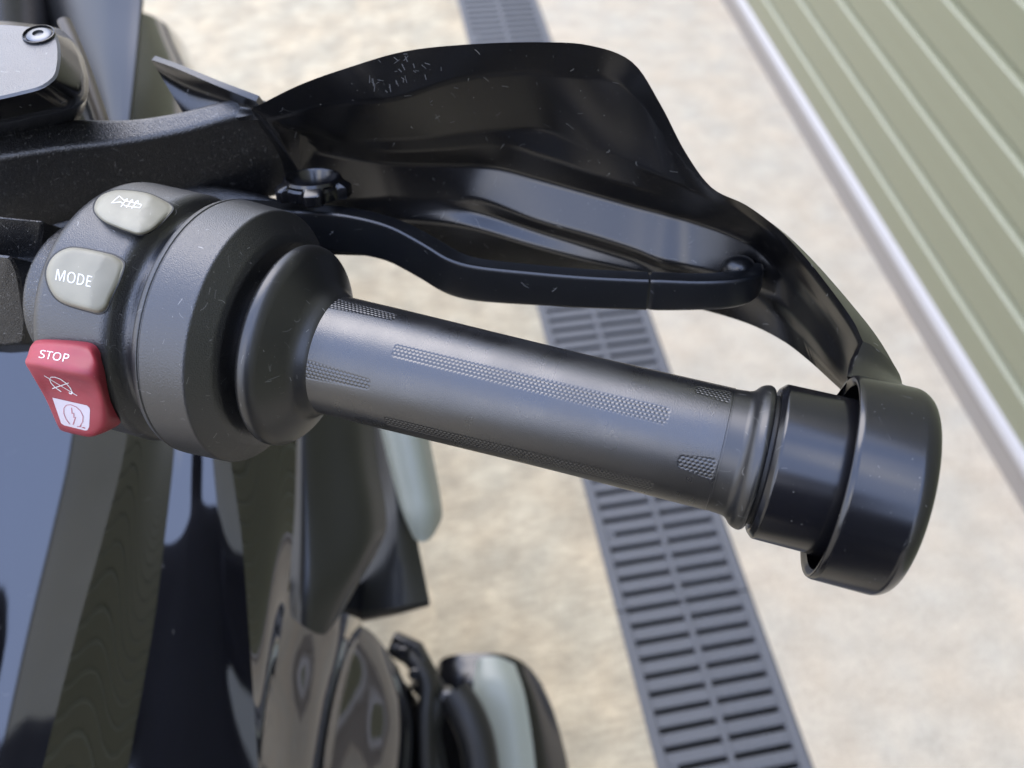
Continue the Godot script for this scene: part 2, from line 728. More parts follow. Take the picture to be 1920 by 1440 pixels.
func build_ground() -> void:
	var ground := structure("ground", flat_sheet(-30.0, DRAIN_L, -30.0, 20.0, 0.0), M.brushed_concrete, "brushed pale concrete yard under the motorcycle", "ground")
	structure("concrete_strip", flat_sheet(DRAIN_R, 1.3, -30.0, 20.0, 0.0), M.smooth_concrete, "smooth pale concrete strip between drain and green wall", "ground")
	var s := Soup.new()
	var z0 := -30.0
	var z1 := 20.0
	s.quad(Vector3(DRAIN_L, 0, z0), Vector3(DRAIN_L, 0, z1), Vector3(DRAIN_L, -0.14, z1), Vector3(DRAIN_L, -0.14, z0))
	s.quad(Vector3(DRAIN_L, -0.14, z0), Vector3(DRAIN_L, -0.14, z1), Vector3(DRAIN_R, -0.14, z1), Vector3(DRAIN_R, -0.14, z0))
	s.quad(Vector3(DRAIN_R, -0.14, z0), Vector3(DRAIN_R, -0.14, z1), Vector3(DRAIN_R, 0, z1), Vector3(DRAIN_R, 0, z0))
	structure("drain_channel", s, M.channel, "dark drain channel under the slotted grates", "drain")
	# grates: sections of fourteen slots
	var pitch := 0.027
	var length := pitch * 14.0
	base_at = Vector3.ZERO
	var meshes := {}
	for k in [0, 1]:
		s = Soup.new()
		for c in [[0.0, 0.0185], [0.111, 0.121], [0.2135, 0.2315]]:
			chamfer_box(s, Vector3(c[0], -0.02, 0.001), Vector3(c[1], [-0.002, -0.0025, -0.002][k], length - 0.001), 0.0015)
		meshes["rails%d" % k] = soup_mesh(s, 30)
	for spec in [["left", 0.0185, 0.111], ["right", 0.121, 0.2135], ["left_short", 0.0185, 0.111]]:
		s = Soup.new()
		chamfer_box(s, Vector3(spec[1], -0.02, 0.0), Vector3(spec[2], -0.003, 0.0182), 0.0012)
		if spec[0] == "right":
			for i in 6:
				var x: float = spec[1] + 0.006 + i * 0.0155
				var q := Soup.new()
				chamfer_box(q, Vector3(x, -0.0031, 0.0045), Vector3(x + 0.0075, -0.0019, 0.0135), 0.0005)
				s.v.append_array(q.v)
				s.t.append_array(q.t)
		meshes[spec[0]] = soup_mesh(s, 30)
	s = Soup.new()
	chamfer_box(s, Vector3(0.0185, -0.02, -0.0089), Vector3(0.033, -0.003, 0.0001), 0.0012)
	meshes["stub"] = soup_mesh(s, 30)
	var places := ["the nearest, just beyond the bottom edge", "reaching the bottom edge of the picture", "passing under the outer end of the grip", "seen between brake lever and grip", "mostly hidden below the brake lever", "hidden below the upper hand guard", "at the top edge above the hand guard", "the farthest, just beyond the top edge"]
	for i in range(-1, 7):
		var z := -0.39 - length * i
		var label: String = "dark iron slotted drain grate section, " + places[i + 1]
		var g := thing("drain_grate", label, "drain grate", Vector3(DRAIN_L, 0.0, z), "drain grates along the channel")
		if i >= 0:
			g.name = "drain_grate_%03d" % (i + 1)
		var r := MeshInstance3D.new()
		r.name = "frame"
		r.mesh = meshes["rails0"]
		r.material_override = M.grate_iron
		g.add_child(r)
		for j in 14:
			for side in ["left", "right"]:
				copy_part(g, "cross_bar", meshes[side], M.grate_iron, Vector3(0, 0, 0.0044 + j * pitch))
		copy_part(g, "slot_stub", meshes["stub"], M.grate_iron, Vector3(0, 0, 0.0044 + 9 * pitch))


func chamfer_box(s: Soup, lo: Vector3, hi: Vector3, c: float) -> void:   # upper edges chamfered
	var a := PackedVector3Array([Vector3(lo.x, lo.y, lo.z), Vector3(hi.x, lo.y, lo.z), Vector3(hi.x, lo.y, hi.z), Vector3(lo.x, lo.y, hi.z)])
	var b := PackedVector3Array()
	var d := PackedVector3Array()
	for p in a:
		b.append(Vector3(p.x, hi.y - c, p.z))
		d.append(Vector3(clampf(p.x, lo.x + c, hi.x - c), hi.y, clampf(p.z, lo.z + c, hi.z - c)))
	s.grid([a, b, d], false, true)
	s.cap(a)
	s.cap(d, true)


func build_wall() -> void:
	var x := 1.083
	var z0 := -14.0
	var z1 := 8.0
	var w := thing("slatted_wall", "pale green wall of horizontal metal slats above a white base trim", "wall", Vector3(x, 0, -3))
	# one slat: outline in (out of the wall, up), pulled along z
	var pitch := 0.0915
	var prof := PackedVector3Array([Vector3(-0.004, -0.003, 0), Vector3(0.003, 0.0, 0), Vector3(0.0055, 0.004, 0), Vector3(0.0085, 0.042, 0), Vector3(0.0095, 0.046, 0), Vector3(0.0130, 0.0800, 0), Vector3(0.0118, 0.0825, 0), Vector3(0.0010, 0.0860, 0), Vector3(-0.004, 0.0900, 0)])
	prof = rounded(prof, 0.0015, false, 2)
	var s := Soup.new()
	var a := PackedVector3Array()
	var b := PackedVector3Array()
	for p in prof:
		a.append(Vector3(x - p.x, p.y, z0))
		b.append(Vector3(x - p.x, p.y, z1))
	s.grid([a, b])
	var slat := soup_mesh(s, 40)
	for i in 48:
		copy_part(w, "slat", slat, M.slat_green, Vector3(0, 0.0525 + pitch * i, 0))
	# base trim: an upright face and a rounded sloping top
	s = Soup.new()
	a = PackedVector3Array()
	b = PackedVector3Array()
	var tp := rounded(PackedVector3Array([Vector3(0.002, 0.044, 0), Vector3(0.017, 0.045, 0), Vector3(0.0185, 0.050, 0), Vector3(0.0185, 0.060, 0), Vector3(0.010, 0.071, 0), Vector3(-0.006, 0.074, 0)]), 0.006, false, 3)
	for p in tp:
		a.append(Vector3(x - p.x, p.y, z0))
		b.append(Vector3(x - p.x, p.y, z1))
	s.grid([a, b])
	part(w, "base_trim", s, M.trim, 40)
	s = Soup.new()
	chamfer_box(s, Vector3(x - 0.014, 0.001, z0), Vector3(x + 0.004, 0.0435, z1), 0.002)
	part(w, "base_seal", s, M.seal)
	s = Soup.new()
	s.box(Vector3(x + 0.005, 0.0, z0), Vector3(x + 0.12, 4.47, z1))
	part(w, "backing", s, M.slat_green)
	var cap := Soup.new()
	cap.box(Vector3(x - 0.03, 4.472, z0), Vector3(x + 0.14, 4.52, z1))
	part(w, "coping", cap, M.slat_green)


# ------------------------------------------------------------------ the motorcycle
func build_motorcycle() -> void:
	var b := thing("motorcycle", "black motorcycle parked beside the drain, its right handlebar and hand guard nearest", "motorcycle", Vector3(-0.3, 0.0, -0.25))
	build_grip(b)
	build_switches(b)
	build_guard(b)
	build_lever(b)
	build_front(b)
	build_body(b)
	build_running_gear(b)


func build_grip(b: Node3D) -> void:
	var s := Soup.new()
	var rows := []
	var st := 64
	for i in st + 1:
		var f := float(i) / st
		var r := 0.0183 - 0.0011 * smoothstep(0.0, 0.75, f)
		var row := PackedVector3Array()
		for k in 97:
			row.append(bar(0.001 + 0.1185 * f, r, TAU * k / 96 + PI))
		rows.append(row)
	s.grid(rows)
	var g := part(b, "grip", s, M.grip_rubber, 60)
	s = Soup.new()
	lathe(s, [[0.1193, 0.0165], [0.1193, 0.0170], [0.1245, 0.0174], [0.1262, 0.0196], [0.1285, 0.0202], [0.1298, 0.0194], [0.1302, 0.0150]], 96, 0.0016)
	part(g, "grip_collar", s, M.flange_rubber, 50)
	s = Soup.new()
	lathe(s, [[-0.0175, 0.021], [-0.0130, 0.022], [-0.0125, 0.0306], [-0.0110, 0.0316], [-0.0088, 0.0313], [-0.0070, 0.0298], [-0.0040, 0.0250], [-0.0012, 0.0206], [0.0022, 0.0187], [0.0035, 0.0175]], 96, 0.0022)
	part(g, "flange", s, M.flange_rubber, 50)
	s = Soup.new()
	lathe(s, [[0.1295, 0.006], [0.1295, 0.0178], [0.1312, 0.0178], [0.1312, 0.006]], 64, 0.0003)
	part(b, "bar_end_washer", s, M.dark_rubber)
	s = Soup.new()
	lathe(s, [[0.1308, 0.006], [0.1308, 0.0198], [0.1324, 0.0214], [0.1650, 0.0214], [0.1650, 0.006]], 96, 0.0005)
	part(b, "bar_end_weight", s, M.satin_black, 25)


func build_switches(b: Node3D) -> void:
	var s := Soup.new()
	lathe(s, [[-0.0168, 0.018], [-0.0168, 0.0310], [-0.0176, 0.0334], [-0.0218, 0.0398], [-0.0352, 0.0406], [-0.0355, 0.0402], [-0.0358, 0.0402], [-0.0361, 0.0406], [-0.0378, 0.0402], [-0.0388, 0.0390], [-0.0392, 0.030]], 120, 0.0007)
	part(b, "throttle_rotor", s, M.housing_plastic, 30)
	s = Soup.new()
	var hs := Soup.new()
	lathe(hs, [[-0.0380, 0.028], [-0.0392, 0.0345], [-0.0448, 0.0348], [-0.0470, 0.0388], [-0.0490, 0.0399], [-0.0695, 0.0401], [-0.0722, 0.0385], [-0.0735, 0.0340], [-0.074, 0.012]], 120, 0.0016)
	var h := part(b, "switch_housing", hs, M.housing_plastic, 40)
	# left of the housing: clamp and bar
	s = Soup.new()
	lathe(s, [[-0.074, 0.012], [-0.0742, 0.022], [-0.0775, 0.0245], [-0.0900, 0.0245], [-0.0925, 0.022], [-0.093, 0.0125], [-0.46, 0.0125]], 64, 0.0012)
	part(b, "bar_clamp", s, M.arm_plastic, 30)
	s = Soup.new()
	for blk in [[[[-90, 470, .244], [22, 480, .243], [36, 508, .248], [54, 600, .264], [47, 646, .272], [-90, 656, .273]], 0.030], [[[-120, 395, .242], [84, 415, .246], [70, 520, .268], [-120, 520, .266]], 0.020]]:
		var face := rounded(ats(blk[0]), 0.0016, true, 3)
		var rear := PackedVector3Array()
		var inset := PackedVector3Array()
		var mid := Vector3.ZERO
		for p in face:
			mid += p / face.size()
		for p in face:
			inset.append(p + (mid - p).normalized() * 0.0012 + cam_back * 0.0010)
			rear.append(p - cam_back * float(blk[1]))
		s.grid([rear, face, inset], false, true)
		s.cap(inset)
	part(b, "handlebar_clamp", s, M.arm_plastic, 30)
	# grey buttons
	var mode := PackedVector2Array()
	for p in [[87, 520], [90, 497], [103, 478], [125, 466], [150, 465], [200, 475], [218, 481], [231, 492], [231, 505], [222, 530], [208, 560], [200, 578], [186, 587], [165, 583], [120, 569], [98, 550]]:
		mode.append(Vector2(p[0], p[1]))
	var sm := button(mode, 0.0400, 0.0034, Vector2(178, 530), Vector2(1.0, 0.28).normalized(), 0.00055)
	part(h, "mode_button", sm, M.button_grey, 50)
	part(h, "button_gap_shade", gap_shade_ring(mode), M.dark_rubber, 50)  # shade of the gap round the key, put in as a black ring
	s = Soup.new()
	lettering(s, sm, "MODE", Vector2(104, 525), Vector2(66, 13.5), Vector2(-3.4, 20.5))
	part(h, "mode_lettering", s, M.print_white)
	var heat := PackedVector2Array()
	for p in [[177, 395], [180, 378], [192, 365], [215, 357], [240, 357], [275, 362], [302, 373], [320, 384], [323, 394], [308, 412], [290, 430], [272, 439], [255, 439], [215, 425], [190, 412]]:
		heat.append(Vector2(p[0], p[1]))
	var sh := button(heat, 0.0400, 0.0034, Vector2(272, 396), Vector2(1.0, 0.35).normalized(), 0.00055)
	part(h, "heated_grip_button", sh, M.button_grey, 50)
	part(h, "button_gap_shade", gap_shade_ring(heat), M.dark_rubber, 50)  # dark outline drawn in for the shaded gap here too
	s = Soup.new()
	for l in [[[224, 368], [209, 381], [227, 379]], [[224, 368], [234, 377], [266, 384]], [[227, 379], [234, 386], [262, 390], [266, 384]]]:
		ribbon(s, sh, l, 1.6)
	for k in 3:
		var x := 233.0 + 10.0 * k
		var y := 381.0 + 1.6 * k
		ribbon(s, sh, [[x - 6, y + 7], [x + 1, y - 2], [x + 6, y - 8]], 1.8)
		ribbon(s, sh, [[x + 1, y - 5.5], [x + 6, y - 8], [x + 6.5, y - 3]], 1.3)
	part(h, "heated_grip_symbol", s, M.print_white)
	# red rocker switch: rows from the top edge at the housing down to its lower lip, in pixels of the photograph and height over the bar
	var z := func(px: float, py: float, r: float) -> Vector3:
		return on_bar(20.0 + px / 6.0, 600.0 + py / 6.0, r)
	var rows := []
	for r in [
		[[262, 262, 0.0392], [330, 212, 0.0392], [600, 216, 0.0392], [860, 238, 0.0392], [960, 275, 0.0392], [1010, 340, 0.0392]],
		[[222, 300, 0.0425], [330, 262, 0.0430], [600, 268, 0.0432], [830, 300, 0.0432], [930, 350, 0.0428], [1015, 420, 0.0398]],
		[[190, 400, 0.0445], [330, 360, 0.0455], [600, 385, 0.0458], [850, 440, 0.0458], [975, 490, 0.0448], [1052, 560, 0.0402]],
		[[163, 478, 0.0472], [300, 500, 0.0492], [550, 560, 0.0494], [800, 600, 0.0490], [980, 640, 0.0465], [1078, 700, 0.0410]],
		[[215, 575, 0.0460], [350, 600, 0.0466], [560, 660, 0.0462], [820, 710, 0.0466], [1000, 760, 0.0456], [1100, 820, 0.0408]],
		[[300, 720, 0.0442], [420, 740, 0.0432], [620, 790, 0.0430], [850, 830, 0.0440], [1020, 880, 0.0444], [1130, 930, 0.0404]],
		[[400, 900, 0.0440], [500, 900, 0.0436], [680, 940, 0.0434], [890, 985, 0.0440], [1050, 1010, 0.0438], [1180, 1040, 0.0400]],
		[[480, 1080, 0.0448], [560, 1080, 0.0450], [730, 1120, 0.0450], [920, 1150, 0.0452], [1070, 1130, 0.0440], [1225, 1120, 0.0400]],
		[[530, 1190, 0.0455], [600, 1220, 0.0460], [740, 1255, 0.0462], [920, 1285, 0.0460], [1070, 1220, 0.0440], [1238, 1165, 0.0396]],
		[[560, 1235, 0.0445], [640, 1265, 0.0448], [760, 1293, 0.0450], [900, 1314, 0.0446], [1060, 1262, 0.0428], [1200, 1192, 0.0390]],
		[[575, 1215, 0.0400], [660, 1245, 0.0400], [770, 1270, 0.0400], [890, 1290, 0.0400], [1040, 1235, 0.0395], [1180, 1180, 0.0385]]]:
		var row := PackedVector3Array()
		for p in r:
			row.append(z.call(p[0], p[1], p[2]))
		# left flank goes down to the housing
		row.insert(0, row[0] - bar_e * 0.004 - bar_u * 0.0002)
		rows.append(row)
	var sr := Soup.new()
	sr.grid(loft(rows, 4, 4))
	part(h, "stop_switch", sr, M.switch_red, 60)
	s = Soup.new()
	lettering(s, sr, "STOP", Vector2(72.5, 671.0), Vector2(54.5, 8.5), Vector2(-4.2, 15.0))
	var q := func(a: Array) -> Array:
		var r := []
		for p in a:
			r.append([20.0 + p[0] / 6.0, 600.0 + p[1] / 6.0])
		return r
	ribbon(s, sr, q.call([[380, 625], [750, 850]]), 1.1)
	ribbon(s, sr, q.call([[470, 770], [655, 705]]), 1.7)
	ribbon(s, sr, q.call([[570, 805], [500, 755], [455, 705], [440, 665], [455, 640], [500, 640], [560, 662], [620, 705], [670, 760], [690, 800], [685, 825]]), 1.5)
	ribbon(s, sr, q.call([[655, 815], [685, 832], [700, 808]]), 1.8)
	ribbon(s, sr, q.call([[665, 828], [695, 822]]), 2.2)
	part(h, "stop_lettering", s, M.print_white)
	s = Soup.new()
	var patch := [[470, 872], [860, 960], [888, 985], [895, 1010], [885, 1200], [865, 1238], [840, 1242], [600, 1182], [570, 1160]]
	for i in range(1, patch.size() - 1):
		fan(s, sr, q.call([patch[0], patch[i], patch[i + 1]]))
	part(h, "start_patch", s, M.print_patch)
	s = Soup.new()
	ribbon(s, sr, q.call([[668, 1168], [625, 1110], [602, 1050], [602, 990], [630, 955], [680, 950], [740, 975], [790, 1020], [818, 1080], [815, 1140], [780, 1195]]), 1.2, 0.00016)
	ribbon(s, sr, q.call([[750, 1195], [790, 1200], [795, 1172]]), 1.3, 0.00016)
	ribbon(s, sr, q.call([[690, 985], [695, 1050], [715, 1045], [715, 1095], [735, 1090], [705, 1175]]), 1.8, 0.00016)
	part(h, "start_symbol", s, M.print_rose)


func fan(s: Soup, onto: Soup, t: Array) -> void:   # a printed triangle laid on a surface
	var n := 5
	var p := func(i: int, j: int) -> Vector3:
		var a := Vector2(t[0][0], t[0][1])
		var u := (Vector2(t[1][0], t[1][1]) - a) / n
		var w := (Vector2(t[2][0], t[2][1]) - a) / n
		var r := a + u * i + w * j
		return hit(onto, r.x, r.y, 0.00007)
	for i in n:
		for j in n - i:
			s.tri(p.call(i, j), p.call(i + 1, j), p.call(i, j + 1))
			if i + j < n - 1:
				s.tri(p.call(i + 1, j), p.call(i + 1, j + 1), p.call(i, j + 1))


func gap_shade_ring(outline: PackedVector2Array) -> Soup:   # thin black ring that paints in the shadow gap round a button
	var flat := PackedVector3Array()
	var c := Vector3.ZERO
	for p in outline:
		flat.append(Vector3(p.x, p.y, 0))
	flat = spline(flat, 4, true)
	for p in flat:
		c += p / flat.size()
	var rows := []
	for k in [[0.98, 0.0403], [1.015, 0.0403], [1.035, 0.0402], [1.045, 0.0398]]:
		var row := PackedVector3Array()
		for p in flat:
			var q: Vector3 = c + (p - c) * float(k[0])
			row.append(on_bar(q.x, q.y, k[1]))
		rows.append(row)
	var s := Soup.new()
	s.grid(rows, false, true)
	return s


func button(outline: PackedVector2Array, r0: float, high: float, fold: Vector2, fold_dir: Vector2, drop: float) -> Soup:
	# a keycap standing on the housing; beyond the fold line its top slopes down
	var flat := PackedVector3Array()
	for p in outline:
		flat.append(Vector3(p.x, p.y, 0))
	flat = spline(flat, 4, true)
	var c := Vector3.ZERO
	for p in flat:
		c += p
	c /= flat.size()
	var s := Soup.new()
	var rows := []
	for k in [[1.0, -0.001], [1.0, 0.0], [0.995, 0.45], [0.975, 0.72], [0.94, 0.88], [0.89, 0.96], [0.8, 1.0], [0.6, 1.0], [0.4, 1.0], [0.2, 1.0]]:
		var row := PackedVector3Array()
		for p in flat:
			var q := c + (p - c) * float(k[0])
			var over := maxf(0.0, (Vector2(q.x, q.y) - fold).dot(fold_dir))
			var rr := r0 + high * float(k[1])
			if k[1] > 0.0:
				rr = maxf(r0 + 0.0006 * float(k[1]), rr - drop * over * 0.11)
			row.append(on_bar(q.x, q.y, rr))
		rows.append(row)
	s.grid(rows, false, true)
	s.cap(rows[rows.size() - 1])
	return s


func build_guard(b: Node3D) -> void:
	var st := [
		[[470, 205, 0.2680], [505, 228, 0.2720], [560, 250, 0.2830], [575, 262, 0.2870], [590, 285, 0.2940], [595, 380, 0.3080], [600, 400, 0.3120], [605, 420, 0.3140], [610, 465, 0.3210]],
		[[560, 160, 0.2580], [600, 200, 0.2640], [650, 262, 0.2800], [665, 275, 0.2840], [682, 300, 0.2930], [680, 372, 0.3080], [682, 395, 0.3100], [682, 415, 0.3130], [682, 455, 0.3210]],
		[[655, 126, 0.2490], [700, 190, 0.2570], [722, 262, 0.2790], [735, 285, 0.2840], [745, 306, 0.2940], [742, 372, 0.3040], [742, 392, 0.3060], [742, 415, 0.3080], [740, 470, 0.3280]],
		[[760, 96, 0.2460], [752, 183, 0.2560], [800, 258, 0.2790], [830, 280, 0.2840], [845, 308, 0.2950], [840, 374, 0.3030], [838, 394, 0.3050], [835, 420, 0.3060], [830, 500, 0.3300]],
		[[880, 83, 0.2440], [860, 150, 0.2530], [900, 245, 0.2780], [930, 272, 0.2830], [925, 313, 0.2950], [900, 376, 0.3000], [905, 402, 0.3050], [898, 430, 0.3040], [900, 525, 0.3300]],
		[[1010, 79, 0.2430], [985, 137, 0.2520], [1008, 243, 0.2760], [1010, 290, 0.2820], [1010, 337, 0.2930], [1005, 414, 0.2945], [1010, 434, 0.3010], [1000, 462, 0.3010], [1012, 540, 0.3260]],
		[[1105, 85, 0.2420], [1090, 142, 0.2510], [1095, 273, 0.2720], [1110, 327, 0.2790], [1115, 365, 0.2900], [1105, 442, 0.2915], [1110, 463, 0.2970], [1100, 490, 0.2980], [1090, 552, 0.3200]],
		[[1185, 116, 0.2410], [1150, 151, 0.2500], [1180, 304, 0.2670], [1190, 352, 0.2753], [1195, 387, 0.2877], [1185, 468, 0.2892], [1188, 486, 0.2947], [1180, 508, 0.2957], [1165, 558, 0.3133]],
		[[1238, 195, 0.2410], [1205, 195, 0.2500], [1235, 328, 0.2620], [1240, 366, 0.2727], [1245, 400, 0.2853], [1235, 488, 0.2868], [1238, 504, 0.2913], [1232, 522, 0.2933], [1225, 565, 0.3077]],
		[[1285, 285, 0.2410], [1262, 275, 0.2490], [1280, 350, 0.2590], [1288, 382, 0.2700], [1295, 413, 0.2830], [1285, 500, 0.2855], [1288, 515, 0.2890], [1284, 532, 0.2910], [1290, 575, 0.3020]],
		[[1335, 352, 0.2410], [1325, 350, 0.2470], [1340, 380, 0.2550], [1348, 405, 0.2650], [1352, 430, 0.2770], [1345, 515, 0.2815], [1348, 530, 0.2840], [1346, 548, 0.2860], [1358, 592, 0.2940]],
		[[1400, 385, 0.2400], [1396, 402, 0.2460], [1404, 418, 0.2530], [1408, 435, 0.2610], [1412, 458, 0.2710], [1404, 537, 0.2775], [1406, 550, 0.2800], [1408, 570, 0.2820], [1420, 614, 0.2850]],
		[[1460, 430, 0.2377], [1455, 446, 0.2427], [1456, 462, 0.2500], [1458, 478, 0.2590], [1458, 502, 0.2693], [1455, 560, 0.2717], [1457, 576, 0.2739], [1460, 592, 0.2760], [1472, 642, 0.2750]],
		[[1510, 482, 0.2370], [1504, 496, 0.2400], [1502, 512, 0.2460], [1502, 527, 0.2520], [1500, 550, 0.2570], [1496, 600, 0.2620], [1499, 614, 0.2630], [1502, 628, 0.2640], [1515, 675, 0.2640]],
		[[1562, 548, 0.2320], [1555, 560, 0.2350], [1550, 576, 0.2410], [1548, 590, 0.2440], [1545, 612, 0.2470], [1540, 650, 0.2510], [1542, 662, 0.2520], [1545, 675, 0.2530], [1556, 712, 0.2550]],
		[[1600, 602, 0.2280], [1593, 612, 0.2300], [1586, 626, 0.2350], [1583, 640, 0.2380], [1580, 658, 0.2410], [1575, 690, 0.2450], [1576, 701, 0.2460], [1578, 712, 0.2470], [1588, 742, 0.2490]],
		[[1618, 640, 0.2250], [1611, 648, 0.2270], [1604, 660, 0.2310], [1600, 672, 0.2340], [1597, 690, 0.2370], [1593, 712, 0.2410], [1594, 722, 0.2420], [1595, 732, 0.2430], [1605, 760, 0.2450]]]
	# outside of the shell, from the lower rim round to the upper one
	var outer := [
		[[560, 460, 0.3390], [520, 300, 0.3090], [470, 205, 0.2750]],
		[[640, 450, 0.3390], [610, 280, 0.3070], [562, 164, 0.2650]],
		[[735, 468, 0.3460], [720, 290, 0.3067], [658, 130, 0.2560]],
		[[830, 498, 0.3470], [810, 280, 0.3073], [763, 100, 0.2540]],
		[[905, 522, 0.3470], [900, 270, 0.3080], [882, 87, 0.2520]],
		[[1020, 537, 0.3440], [1020, 290, 0.3060], [1012, 83, 0.2510]],
		[[1090, 547, 0.3380], [1110, 310, 0.3030], [1106, 89, 0.2500]],
		[[1160, 540, 0.3293], [1180, 330, 0.3033], [1183, 120, 0.2490]],
		[[1225, 552, 0.3247], [1238, 350, 0.3027], [1236, 198, 0.2480]],
		[[1295, 566, 0.3190], [1295, 365, 0.3010], [1284, 288, 0.2470]],
		[[1365, 584, 0.3110], [1360, 420, 0.2960], [1337, 356, 0.2460]],
		[[1430, 606, 0.3000], [1425, 450, 0.2863], [1404, 390, 0.2460]],
		[[1488, 640, 0.2900], [1490, 500, 0.2767], [1470, 436, 0.2450]],
		[[1545, 690, 0.2780], [1560, 570, 0.2610], [1530, 494, 0.2440]],
		[[1600, 740, 0.2690], [1630, 640, 0.2500], [1598, 572, 0.2390]],
		[[1640, 770, 0.2630], [1672, 690, 0.2450], [1645, 632, 0.2340]],
		[[1660, 790, 0.2590], [1690, 740, 0.2400], [1680, 690, 0.2300]]]
	var rows := []
	for i in st.size():
		var r := ats(st[i])
		var inner := rounded(r, 0.0016, false, 3)
		var o := ats(outer[i])
		inner.append_array(spline(PackedVector3Array([o[0], o[1], o[2]]), 4))
		rows.append(inner)
	var s := Soup.new()
	var fine := loft(rows, 6, 1)
	s.grid(fine, false, true)
	s.cap(fine[0])
	s.cap(fine[fine.size() - 1], true)
	var g := part(b, "hand_guard", s, M.guard_plastic, 42)
	# scuffs on the upper inner edge
	var near := Soup.new()
	for r in range(6, 32):
		for k in 20:
			near.quad(fine[r][k], fine[r + 1][k], fine[r + 1][k + 1], fine[r][k + 1])
	s = Soup.new()
	for k in 34:
		var p0 := Vector2(rng.randfn(752.0, 34.0), rng.randfn(138.0, 18.0))
		var dir := Vector2.from_angle(rng.randfn(1.2, 0.45) if k % 3 else rng.randfn(-0.2, 0.5)) * rng.randf_range(4.0, 15.0)
		ribbon(s, near, [[p0.x, p0.y], [p0.x + dir.x, p0.y + dir.y]], rng.randf_range(0.7, 1.5), 0.00004)
	part(g, "scuff_marks", s, M.scuff)
	# the cup that holds the bar end
	s = Soup.new()
	lathe(s, [[0.1490, 0.0250], [0.1480, 0.0262], [0.1478, 0.0272], [0.1490, 0.0277], [0.1645, 0.0277], [0.1672, 0.0258], [0.1690, 0.0190], [0.1696, 0.004]], 120, 0.0016, false)
	lathe(s, [[0.1490, 0.0250], [0.1636, 0.0250], [0.1640, 0.004]], 120, 0.0, false)
	part(g, "guard_end_cup", s, M.satin_black, 40)
	s = Soup.new()
	lathe(s, [[0.168, 0.0075], [0.1704, 0.0075], [0.1712, 0.0066], [0.1712, 0.003], [0.169, 0.003]], 40, 0.0004)
	part(g, "end_bolt", s, M.satin_black, 30)
	# neck between shell and cup
	s = Soup.new()
	var n0 := ats([[1618, 640, .225], [1597, 690, .237], [1605, 765, .245], [1660, 790, .255], [1690, 740, .236], [1680, 690, .230]])
	var n1 := ats([[1606, 672, .2215], [1590, 702, .230], [1600, 775, .238], [1660, 800, .248], [1692, 752, .232], [1684, 715, .224]])
	var n2 := PackedVector3Array([bar(0.1480, 0.0270, -1.55), bar(0.1480, 0.0265, -1.75), bar(0.1485, 0.0262, -2.35), bar(0.166, 0.0262, -2.35), bar(0.1665, 0.0265, -1.85), bar(0.1640, 0.0272, -1.50)])
	s.grid(loft([spline(n0, 4, true), spline(n1, 4, true), spline(n2, 4, true)], 5, 1), false, true)
	part(g, "guard_neck", s, M.guard_plastic, 60)
	# fin at the inner end
	s = Soup.new()
	var fin := [ats([[284, 112, .292], [330, 128, .287], [400, 158, .280], [480, 190, .272]]), ats([[300, 140, .297], [345, 165, .294], [410, 185, .287], [490, 205, .278]]), ats([[345, 215, .293], [380, 222, .289], [430, 222, .283], [480, 214, .277]])]
	plate(s, loft(fin, 4, 3), 0.0022)
	part(g, "guard_fin", s, M.guard_plastic, 40)
	# arm that carries the guard
	s = Soup.new()
	var up := ats([[-160, 318, .268], [0, 296, .272], [110, 280, .275], [240, 266, .278], [340, 247, .280], [430, 222, .281], [480, 212, .283], [525, 216, .287]])
	var low := ats([[-160, 490, .306], [0, 460, .310], [110, 440, .314], [240, 410, .316], [340, 395, .318], [430, 385, .320], [490, 375, .320], [545, 365, .322]])
	var wide := [0.016, 0.0145, 0.0125, 0.0095, 0.0085, 0.0080, 0.0070, 0.006]
	var prows := []
	for i in up.size():
		var t := (up[mini(i + 1, up.size() - 1)] - up[maxi(i - 1, 0)]).normalized()
		var a := Vector3.UP.cross(t).normalized()
		if a.z > 0.0:
			a = -a
		var w: float = wide[i]
		prows.append(rounded(PackedVector3Array([up[i], up[i] + a * w + Vector3.UP * w * 0.3, low[i] + a * w * 0.9, low[i]]), 0.0022, true, 4))
	prows = loft(prows, 6, 1)
	s.grid(prows, false, true)
	s.cap(prows[0])
	s.cap(prows[prows.size() - 1], true)
	part(g, "guard_arm", s, M.arm_plastic, 40)


